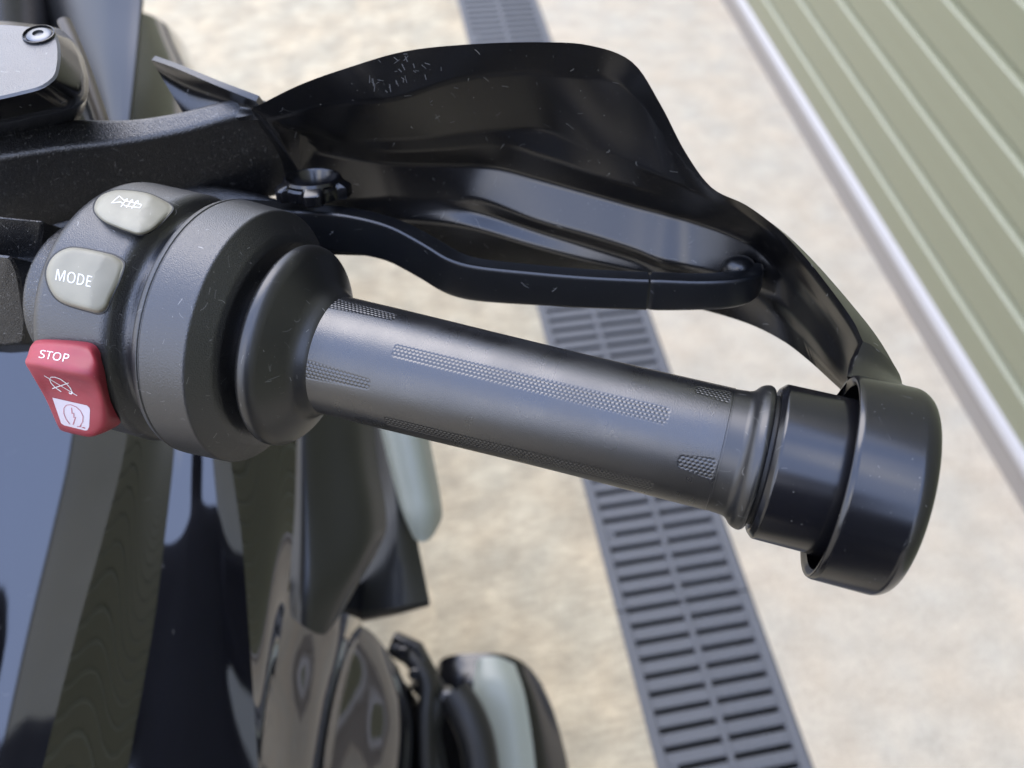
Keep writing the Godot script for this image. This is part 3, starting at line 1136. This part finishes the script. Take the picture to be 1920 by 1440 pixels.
func build_lever(b: Node3D) -> void:
	var pts := [[440, 400, .289, 5.0, 4.2], [500, 408, .287, 5.0, 5.0], [560, 418, .285, 5.0, 6.0], [620, 428, .283, 4.6, 7.2], [680, 436, .281, 4.4, 7.0], [740, 452, .279, 4.2, 6.7], [800, 483, .277, 4.2, 6.6], [850, 512, .275, 4.2, 6.6], [900, 525, .274, 4.2, 6.5], [1000, 534, .272, 4.1, 6.1], [1100, 541, .270, 4.1, 5.8], [1195, 545, .2685, 4.0, 5.6], [1212, 545.5, .2683, 4.0, 5.6], [1215, 545.6, .2683, 3.2, 4.9], [1222, 545.8, .2682, 3.2, 4.9], [1226, 546, .2681, 4.0, 5.6], [1300, 547, .267, 4.0, 5.3], [1360, 544, .267, 4.2, 5.2], [1395, 536, .2675, 4.0, 4.8], [1410, 524, .269, 3.4, 3.8], [1412, 505, .272, 3.0, 3.0]]
	var flat := []
	var path := PackedVector3Array()
	var half := PackedVector3Array()
	for p in pts:
		path.append(at(p[0], p[1], p[2]))
		half.append(Vector3(p[3], p[4], 0) * 0.001)
	path = spline(path, 5)
	half = spline(half, 5)
	for h in half:
		flat.append([h.x, h.y])
	var s := Soup.new()
	sweep(s, path, flat, cam_up * 0.86 + cam_back * 0.5, 0.0015)
	var l := part(b, "brake_lever", s, M.lever_black, 30)
	# rounded end
	s = Soup.new()
	var rows := []
	var c := at(1384, 503, 0.272)
	for i in 9:
		var a := lerpf(-PI / 2, PI / 2, i / 8.0)
		var r := PackedVector3Array()
		for k in 20:
			var w := TAU * k / 20
			r.append(c + cam_right * cos(a) * cos(w) * 0.0058 + cam_up * cos(a) * sin(w) * 0.0046 + cam_back * sin(a) * 0.0052)
		rows.append(r)
	s.grid(rows, false, true)
	part(l, "lever_ball_end", s, M.lever_black, 60)
	# pocket block behind the blade
	s = Soup.new()
	sweep(s, ats([[560, 462, .287], [640, 462, .285], [700, 466, .283]]), [[0.003, 0.0022], [0.003, 0.0022], [0.003, 0.0018]], cam_up * 0.86 + cam_back * 0.5, 0.0006)
	part(l, "lever_web", s, M.lever_black, 30)
	# span adjuster: a lobed wheel with a hole
	s = Soup.new()
	var ax := (cam_up * 0.84 + cam_back * 0.54).normalized()
	var e := cam_right
	var f := ax.cross(e).normalized()
	c = at(590, 366, 0.2825)
	rows = []
	for pr in [[0.0, 0.0070], [0.0, 1.0], [0.0006, 1.05], [0.0038, 1.05], [0.0046, 0.98], [0.0056, 0.0102], [0.0066, 0.0098], [0.0068, 0.0090], [0.0062, 0.0084], [0.001, 0.0070]]:
		var r := PackedVector3Array()
		for k in 90:
			var w := TAU * k / 90
			var lob := 0.0100 + 0.0026 * smoothstep(-0.2, 0.5, cos(w * 5.0 + 0.6))
			var rad: float = pr[1] if pr[1] < 0.5 else lob * pr[1]
			r.append(c + ax * pr[0] + (e * cos(w) + f * sin(w)) * rad)
		rows.append(r)
	s.grid(rows, true, true)
	part(l, "span_adjuster", s, M.satin_black, 40)
	# perch and master cylinder under the arm
	s = Soup.new()
	sweep(s, spline(ats([[-120, 470, .318], [100, 440, .320], [300, 415, .320], [460, 415, .314], [560, 420, .306]]), 4), [[.012, .013], [.012, .013], [.012, .013], [.012, .013], [.012, .013], [.012, .013], [.012, .013], [.012, .013], [.012, .013], [.012, .013], [.011, .012], [.011, .012], [.010, .011], [.009, .010], [.008, .009], [.007, .008], [.006, .007]], cam_up, 0.004)
	part(b, "master_cylinder", s, M.arm_plastic, 40)


func build_front(b: Node3D) -> void:
	# brake fluid reservoir: body with a screwed cap
	var top := level([[-140, 44], [20, 48], [90, 54], [107, 64], [114, 90], [114, 118], [107, 148], [80, 168], [0, 187], [-140, 205]], 1.137)
	var mid := level([[-140, 34], [20, 40], [112, 52], [142, 80], [158, 112], [167, 150], [165, 185], [140, 207], [0, 234], [-140, 252]], 1.124)
	var low := level([[-140, 70], [20, 76], [108, 84], [136, 110], [150, 140], [160, 180], [158, 214], [136, 236], [0, 262], [-140, 280]], 1.100)
	var s := Soup.new()
	var t1 := rounded(top, 0.003, true, 3)
	var m1 := rounded(mid, 0.003, true, 3)
	var l1 := rounded(low, 0.003, true, 3)
	var c := Vector3.ZERO
	for p in t1:
		c += p
	c /= t1.size()
	var t0 := PackedVector3Array()
	for p in t1:
		t0.append(p + (c - p).normalized() * 0.0008 + Vector3.UP * 0.0006)
	var bulge := PackedVector3Array()
	for i in t1.size():
		bulge.append(t1[i].lerp(m1[i], 0.55) + (m1[i] - c).normalized() * 0.0012)
	s.grid([t1, bulge, m1, l1], false, true)
	s.cap(l1)
	var r := part(b, "fluid_reservoir", s, M.satin_black, 45)
	s = Soup.new()
	s.grid([t1, t0], false, true)
	s.cap(t0)
	part(r, "reservoir_cap", s, M.cap_grey, 25)
	# screw in a countersunk well
	var sc := level([[73, 66]], 1.1378)[0]
	var nrm := Vector3.UP
	var e1 := (cam_right - nrm * cam_right.dot(nrm)).normalized()
	var e2 := nrm.cross(e1)
	s = Soup.new()
	ring(s, sc, e1, e2, nrm, [[-0.0002, 0.0050], [0.0006, 0.0049], [0.0007, 0.0046], [-0.0002, 0.0045]])
	part(r, "screw_well", s, M.satin_black, 30)
	s = Soup.new()
	ring(s, sc, e1, e2, nrm, [[-0.0002, 0.0040], [0.0003, 0.0038], [0.0007, 0.0030], [0.0008, 0.0017], [0.0001, 0.0016], [0.0001, 0.0001]])
	part(r, "cap_screw", s, M.steel, 30)
	# brake hose
	s = Soup.new()
	tube(s, spline(ats([[120, 40, .32], [150, 110, .318], [175, 180, .315], [198, 250, .312], [215, 330, .312]]), 5), 0.0026, 12)
	part(b, "brake_hose", s, M.hose, 60)
	# wind screen side panel ahead of the bars
	s = Soup.new()
	var rows := []
	for r2 in [[[60, -160, .62], [110, -160, .580], [180, -160, .556], [240, -160, .548], [275, -160, .546]], [[85, 0, .60], [120, 0, .566], [185, 0, .545], [235, 0, .538], [264, 0, .536]], [[130, 130, .575], [150, 130, .550], [190, 130, .532], [228, 130, .525], [252, 130, .523]], [[180, 260, .55], [190, 260, .535], [205, 260, .520], [222, 260, .514], [237, 260, .512]]]:
		rows.append(ats(r2))
	plate(s, loft(rows, 5, 5), 0.003)
	part(b, "screen_panel", s, M.panel_black, 50)
	# nose fairing beyond, and the dark cockpit behind the reservoir
	s = Soup.new()
	rows = []
	for r3 in [[[200, 20, .70], [262, 22, .72], [310, 45, .76], [350, 90, .82], [380, 150, .90]], [[200, 120, .66], [262, 110, .685], [320, 115, .725], [362, 140, .78], [392, 185, .86]], [[190, 220, .63], [262, 200, .655], [320, 195, .695], [365, 205, .75], [400, 230, .83]], [[190, 340, .61], [262, 330, .63], [330, 320, .67], [380, 320, .73], [420, 330, .81]]]:
		rows.append(ats(r3))
	plate(s, loft(rows, 5, 5), 0.004)
	part(b, "nose_fairing", s, M.gloss_black, 50)
	s = Soup.new()
	rows = []
	for r4 in [[[-400, -200, .62], [-150, -180, .58], [40, -160, .60], [110, -120, .66]], [[-400, 20, .58], [-150, 20, .54], [50, 20, .57], [130, 20, .63]], [[-400, 240, .54], [-150, 240, .50], [80, 240, .53], [170, 260, .60]], [[-400, 420, .52], [-150, 420, .48], [120, 430, .51], [260, 430, .58]]]:
		rows.append(ats(r4))
	plate(s, loft(rows, 4, 4), 0.004)
	part(b, "cockpit_trim", s, M.satin_black, 50)


func ring(s: Soup, c: Vector3, e1: Vector3, e2: Vector3, n: Vector3, prof: Array, seg := 32) -> void:
	var rows := []
	for p in prof:
		var r := PackedVector3Array()
		for k in seg:
			var w := TAU * k / seg
			r.append(c + n * float(p[0]) + (e1 * cos(w) + e2 * sin(w)) * float(p[1]))
		rows.append(r)
	s.grid(rows, false, true)


func build_body(b: Node3D) -> void:
	# tank: top, upper flank, lower flank; each sheet shares its edge line with the next
	var edge_a := [[250, 640, 0.4290], [238, 820, 0.4270], [195, 1000, 0.4190], [145, 1180, 0.4100], [80, 1440, 0.3970], [20, 1700, 0.3820]]
	var edge_m := [[330, 640, 0.4400], [328, 825, 0.4430], [310, 1000, 0.4440], [285, 1190, 0.4445], [240, 1440, 0.4420], [200, 1700, 0.4370]]
	var edge_b := [[415, 640, 0.4465], [428, 830, 0.4510], [452, 1000, 0.4557], [468, 1200, 0.4600], [484, 1440, 0.4620], [500, 1700, 0.4610]]
	var edge_c := [[560, 640, 0.4900], [556, 830, 0.4920], [550, 1000, 0.4930], [528, 1180, 0.4930], [486, 1440, 0.4890], [450, 1700, 0.4840]]
	var top := []
	var strip := []
	var up := []
	var low := []
	for i in 6:
		var a := at(edge_a[i][0], edge_a[i][1], edge_a[i][2])
		var mm := at(edge_m[i][0], edge_m[i][1], edge_m[i][2])
		var e := at(edge_b[i][0], edge_b[i][1], edge_b[i][2])
		var c := at(edge_c[i][0], edge_c[i][1], edge_c[i][2])
		top.append(PackedVector3Array([a + Vector3(-0.30, 0.0, 0.02), a + Vector3(-0.18, 0.030, 0.01), a + Vector3(-0.09, 0.027, 0.005), a + Vector3(-0.035, 0.0135, 0.002), a]))
		strip.append(PackedVector3Array([a, a.lerp(mm, 0.5) - cam_back * 0.0025, mm]))
		up.append(PackedVector3Array([mm, mm.lerp(e, 0.33) + cam_back * 0.0012, mm.lerp(e, 0.66) + cam_back * 0.0012, e]))
		low.append(PackedVector3Array([e, e.lerp(c, 0.5) + Vector3(0.002, 0.001, 0), c]))
	var s := Soup.new()
	plate(s, loft(top, 6, 6), 0.003)
	part(b, "tank_top", s, M.gloss_black, 50)
	s = Soup.new()
	plate(s, loft(strip, 6, 6), 0.003)
	part(b, "tank_shoulder", s, M.gloss_black, 50)
	s = Soup.new()
	plate(s, loft(up, 6, 6), 0.003)
	part(b, "tank_flank", s, M.gloss_black, 50)
	s = Soup.new()
	plate(s, loft(low, 6, 6), 0.003)
	part(b, "tank_lower_flank", s, M.gloss_black, 50)
	# matt side panel, hanging to a point
	s = Soup.new()
	var rows := []
	for r in [[[553, 700, .545], [570, 700, .540], [610, 700, .553], [660, 700, .572], [700, 700, .60]], [[553, 850, .537], [572, 850, .532], [615, 850, .545], [668, 850, .563], [706, 850, .59]], [[548, 1000, .530], [575, 1000, .525], [625, 990, .537], [685, 970, .556], [724, 960, .585]], [[543, 1110, .526], [575, 1110, .521], [625, 1090, .533], [680, 1050, .552], [717, 1015, .578]], [[545, 1155, .527], [570, 1175, .525], [605, 1190, .535], [630, 1165, .545], [660, 1115, .562]]]:
		rows.append(ats(r))
	plate(s, loft(rows, 5, 5), 0.004)
	part(b, "side_panel", s, M.panel_black, 50)
	# pale painted fairing edge
	s = Soup.new()
	rows = []
	for r in [[[690, 690, .64], [706, 690, .625], [740, 690, .622], [770, 690, .628], [790, 690, .65]], [[712, 800, .64], [724, 800, .626], [756, 800, .622], [784, 800, .628], [802, 800, .65]], [[742, 920, .64], [752, 920, .628], [780, 920, .624], [806, 920, .63], [824, 920, .65]], [[758, 970, .64], [766, 975, .63], [790, 972, .626], [814, 965, .632], [829, 958, .65]], [[775, 1008, .645], [783, 1014, .638], [797, 1016, .636], [812, 1004, .64], [828, 975, .652]]]:
		rows.append(ats(r))
	plate(s, loft(rows, 5, 5), 0.004)
	part(b, "fairing_panel", s, M.pale_paint, 50)
	# dark box under it
	s = Soup.new()
	rows = []
	for r in [[[690, 780, .66], [720, 790, .645], [745, 800, .655]], [[700, 900, .66], [740, 920, .645], [768, 940, .655]], [[690, 1010, .66], [745, 1005, .648], [782, 1010, .66]], [[660, 1100, .67], [740, 1105, .655], [800, 1100, .665]], [[660, 1165, .675], [735, 1150, .662], [806, 1132, .672]], [[665, 1170, .72], [735, 1155, .72], [800, 1138, .72]]]:
		rows.append(ats(r))
	plate(s, loft(rows, 3, 3), 0.004)
	part(b, "air_duct", s, M.panel_black, 30)
	# glossy lower cowl
	s = Soup.new()
	rows = []
	for r in [[[500, 1100, .52], [548, 1110, .555], [605, 1120, .590], [640, 1100, .615], [690, 1090, .67]], [[482, 1230, .52], [543, 1220, .555], [606, 1215, .590], [645, 1200, .620], [680, 1170, .68]], [[478, 1330, .515], [538, 1330, .55], [602, 1330, .585], [632, 1310, .62], [650, 1290, .68]], [[470, 1460, .51], [528, 1460, .545], [590, 1460, .58], [612, 1450, .615], [625, 1440, .68]], [[460, 1620, .51], [515, 1620, .54], [570, 1620, .575], [595, 1620, .61], [610, 1620, .68]]]:
		rows.append(ats(r))
	plate(s, loft(rows, 5, 5), 0.004)
	part(b, "lower_cowl", s, M.gloss_black, 30)
	s = Soup.new()
	rows = []
	for r in [[[600, 1150, .63], [690, 1180, .69], [735, 1235, .73], [765, 1280, .80]], [[585, 1250, .63], [690, 1260, .685], [750, 1290, .73], [785, 1320, .80]], [[575, 1370, .625], [680, 1370, .68], [760, 1370, .73], [790, 1380, .80]], [[560, 1500, .62], [670, 1500, .675], [755, 1490, .73], [788, 1490, .80]]]:
		rows.append(ats(r))
	plate(s, loft(rows, 5, 5), 0.004)
	part(b, "engine_shroud", s, M.gloss_black, 50)
	# cylinder head cover: dark rim with a pale painted face
	s = Soup.new()
	rows = []
	for r in [[[815, 1260, .90], [830, 1235, .885], [870, 1226, .875], [940, 1226, .875], [985, 1245, .885], [1015, 1280, .91]], [[800, 1330, .88], [825, 1300, .86], [880, 1290, .848], [950, 1295, .848], [1000, 1310, .86], [1040, 1340, .90]], [[800, 1440, .87], [830, 1420, .85], [895, 1410, .838], [965, 1410, .838], [1015, 1420, .85], [1066, 1440, .89]], [[800, 1600, .86], [840, 1580, .84], [910, 1570, .828], [980, 1570, .828], [1030, 1580, .84], [1090, 1600, .88]]]:
		rows.append(ats(r))
	plate(s, loft(rows, 6, 6), 0.02)
	var h := part(b, "cylinder_head_cover", s, M.satin_black, 50)
	s = Soup.new()
	rows = []
	for r in [[[893, 1240, .866], [905, 1232, .864], [935, 1232, .864], [965, 1245, .868]], [[888, 1300, .843], [915, 1292, .841], [955, 1296, .841], [985, 1308, .848]], [[905, 1415, .833], [930, 1410, .831], [970, 1412, .831], [1002, 1422, .838]], [[925, 1580, .823], [950, 1575, .821], [985, 1575, .821], [1015, 1582, .828]]]:
		rows.append(ats(r))
	plate(s, loft(rows, 6, 5), 0.004)
	part(h, "painted_cover", s, M.pale_paint, 50)
	# bracket with bolts between shroud and cylinder
	s = Soup.new()
	sweep(s, ats([[735, 1205, .80], [775, 1225, .795], [800, 1265, .79], [806, 1310, .785]]), [[.006, .011], [.007, .012], [.006, .010], [.005, .008]], cam_up, 0.002)
	var br := part(b, "engine_bracket", s, M.satin_black, 30)
	for c in [[757, 1222, .786], [778, 1262, .782], [838, 1305, .79], [852, 1330, .79]]:
		s = Soup.new()
		ring(s, at(c[0], c[1], c[2]), cam_right, cam_up, cam_back, [[-0.012, 0.0065], [0.004, 0.0065], [0.005, 0.0055], [0.005, 0.003], [0.002, 0.003], [0.002, 0.0002]], 6)
		part(br, "bolt", s, M.steel if c[0] > 800 else M.satin_black, 30)
	# hoses beside the engine
	for hp in [[[[740, 1210, .80], [775, 1235, .79], [800, 1280, .78], [797, 1350, .77], [800, 1450, .77], [800, 1560, .77]], 0.008], [[[790, 1270, .80], [815, 1310, .80], [800, 1370, .79], [812, 1440, .79], [830, 1560, .79]], 0.014], [[[850, 1300, .80], [880, 1350, .79], [900, 1420, .785], [910, 1560, .78]], 0.018]]:
		s = Soup.new()
		tube(s, spline(ats(hp[0]), 6), hp[1], 14)
		part(b, "engine_hose", s, M.dark_rubber, 60)


func build_running_gear(b: Node3D) -> void:
	# what carries the bike below: frame and engine block, wheels standing on the ground
	var s := Soup.new()
	s.box(Vector3(-0.42, 0.24, -0.52), Vector3(-0.18, 0.62, 0.12))
	part(b, "engine_block", s, M.dark_rubber)
	for w in [[-0.98, 0.31, -0.37], [0.62, 0.31, -0.3]]:
		var c := Vector3(w[2], w[1], w[0])
		s = Soup.new()
		wheel(s, c, [[-0.055, 0.255], [-0.062, 0.285], [-0.045, 0.305], [0.0, 0.31], [0.045, 0.305], [0.062, 0.285], [0.055, 0.255], [-0.055, 0.255]])
		var o := part(b, "wheel", s, M.tyre, 40)
		s = Soup.new()
		wheel(s, c, [[-0.05, 0.256], [-0.02, 0.235], [-0.012, 0.05], [-0.03, 0.0], [0.03, 0.0], [0.012, 0.05], [0.02, 0.235], [0.05, 0.256]])
		part(o, "rim", s, M.satin_black, 40)


func wheel(s: Soup, c: Vector3, prof: Array) -> void:
	var rows := []
	for p in prof:
		var r := PackedVector3Array()
		for k in 48:
			var w := TAU * k / 48
			r.append(c + Vector3(p[0], cos(w) * p[1], sin(w) * p[1]))
		rows.append(r)
	s.grid(rows, false, true)


func build_person() -> void:
	# whoever takes the picture stands close behind; seen only mirrored in the tank and the black parts
	var p := thing("person", "person in dark navy clothes standing behind the bars, mirrored in the black tank", "person", Vector3(-0.13, 0.0, 0.52))
	var o := base_at
	var bones := []                         # [from, to, radius, radius]
	for k in [-1.0, 1.0]:
		bones.append([Vector3(0.10 * k, 0.92, 0), Vector3(0.11 * k, 0.50, 0.0), 0.088, 0.062])
		bones.append([Vector3(0.11 * k, 0.50, 0.0), Vector3(0.12 * k, 0.09, 0.03), 0.060, 0.042])
		bones.append([Vector3(0.12 * k, 0.045, 0.05), Vector3(0.14 * k, 0.035, -0.13), 0.045, 0.035])
		bones.append([Vector3(0.17 * k, 1.42, 0.0), Vector3(0.25 * k, 1.16, 0.0), 0.060, 0.047])
		bones.append([Vector3(0.25 * k, 1.16, 0.0), Vector3(0.17 * k, 1.12, -0.22), 0.046, 0.034])
		bones.append([Vector3(0.17 * k, 1.12, -0.22), Vector3(0.12 * k, 1.13, -0.31), 0.036, 0.026])
	bones.append([Vector3(0, 0.98, 0), Vector3(0, 1.12, 0.01), 0.150, 0.140])
	bones.append([Vector3(0, 1.12, 0.01), Vector3(0, 1.34, 0.0), 0.140, 0.150])
	bones.append([Vector3(-0.10, 1.38, 0), Vector3(0.10, 1.38, 0), 0.095, 0.095])
	bones.append([Vector3(0, 1.42, 0), Vector3(0, 1.54, -0.03), 0.058, 0.055])
	bones.append([Vector3(0, 1.60, -0.04), Vector3(0, 1.66, -0.03), 0.082, 0.092])
	bones.append([Vector3(0, 1.585, -0.125), Vector3(0, 1.605, -0.13), 0.018, 0.012])
	var field := func(q: Vector3) -> float:
		var d := 1e9
		for bn in bones:
			var a: Vector3 = bn[0]
			var ab: Vector3 = bn[1] - a
			var t := clampf((q - a).dot(ab) / ab.length_squared(), 0.0, 1.0)
			var e: float = q.distance_to(a + ab * t) - lerpf(bn[2], bn[3], t)
			var h := clampf(0.5 + 0.5 * (d - e) / 0.03, 0.0, 1.0)
			d = lerpf(d, e, h) - 0.03 * h * (1.0 - h) if d < 1e8 else e
		return d
	var cell := 0.024
	var lo := Vector3(-0.36, -0.03, -0.40)
	var n := Vector3i(30, 76, 24)
	var val := PackedFloat32Array()
	val.resize(n.x * n.y * n.z)
	for z in n.z:
		for y in n.y:
			for x in n.x:
				val[x + n.x * (y + n.y * z)] = field.call(lo + Vector3(x, y, z) * cell)
	var vert := {}
	var step := [1, n.x, n.x * n.y]
	for z in n.z - 1:
		for y in n.y - 1:
			for x in n.x - 1:
				var i: int = x + n.x * (y + n.y * z)
				var sum := Vector3.ZERO
				var cnt := 0
				for ed in [[0, 0, 0, 0], [0, 0, 1, 0], [0, 0, 0, 1], [0, 0, 1, 1], [1, 0, 0, 0], [1, 1, 0, 0], [1, 0, 0, 1], [1, 1, 0, 1], [2, 0, 0, 0], [2, 1, 0, 0], [2, 0, 1, 0], [2, 1, 1, 0]]:
					var a: int = i + ed[1] + ed[2] * n.x + ed[3] * step[2]
					var f0 := val[a]
					var f1 := val[a + step[ed[0]]]
					if (f0 < 0.0) != (f1 < 0.0):
						var c := Vector3(ed[1], ed[2], ed[3])
						c[ed[0]] += f0 / (f0 - f1)
						sum += c
						cnt += 1
				if cnt > 0:
					vert[i] = o + lo + (Vector3(x, y, z) + sum / cnt) * cell
	var s := Soup.new()
	for z in range(1, n.z - 1):
		for y in range(1, n.y - 1):
			for x in range(1, n.x - 1):
				var i: int = x + n.x * (y + n.y * z)
				for ax in 3:
					var f0 := val[i]
					var f1 := val[i + step[ax]]
					if (f0 < 0.0) == (f1 < 0.0):
						continue
					var u: int = step[(ax + 1) % 3]
					var w: int = step[(ax + 2) % 3]
					var q := [vert[i], vert[i - u], vert[i - u - w], vert[i - w]]
					if f0 < 0.0:
						s.quad(q[0], q[1], q[2], q[3])
					else:
						s.quad(q[3], q[2], q[1], q[0])
	part(p, "body", s, M.navy_cloth, 80)
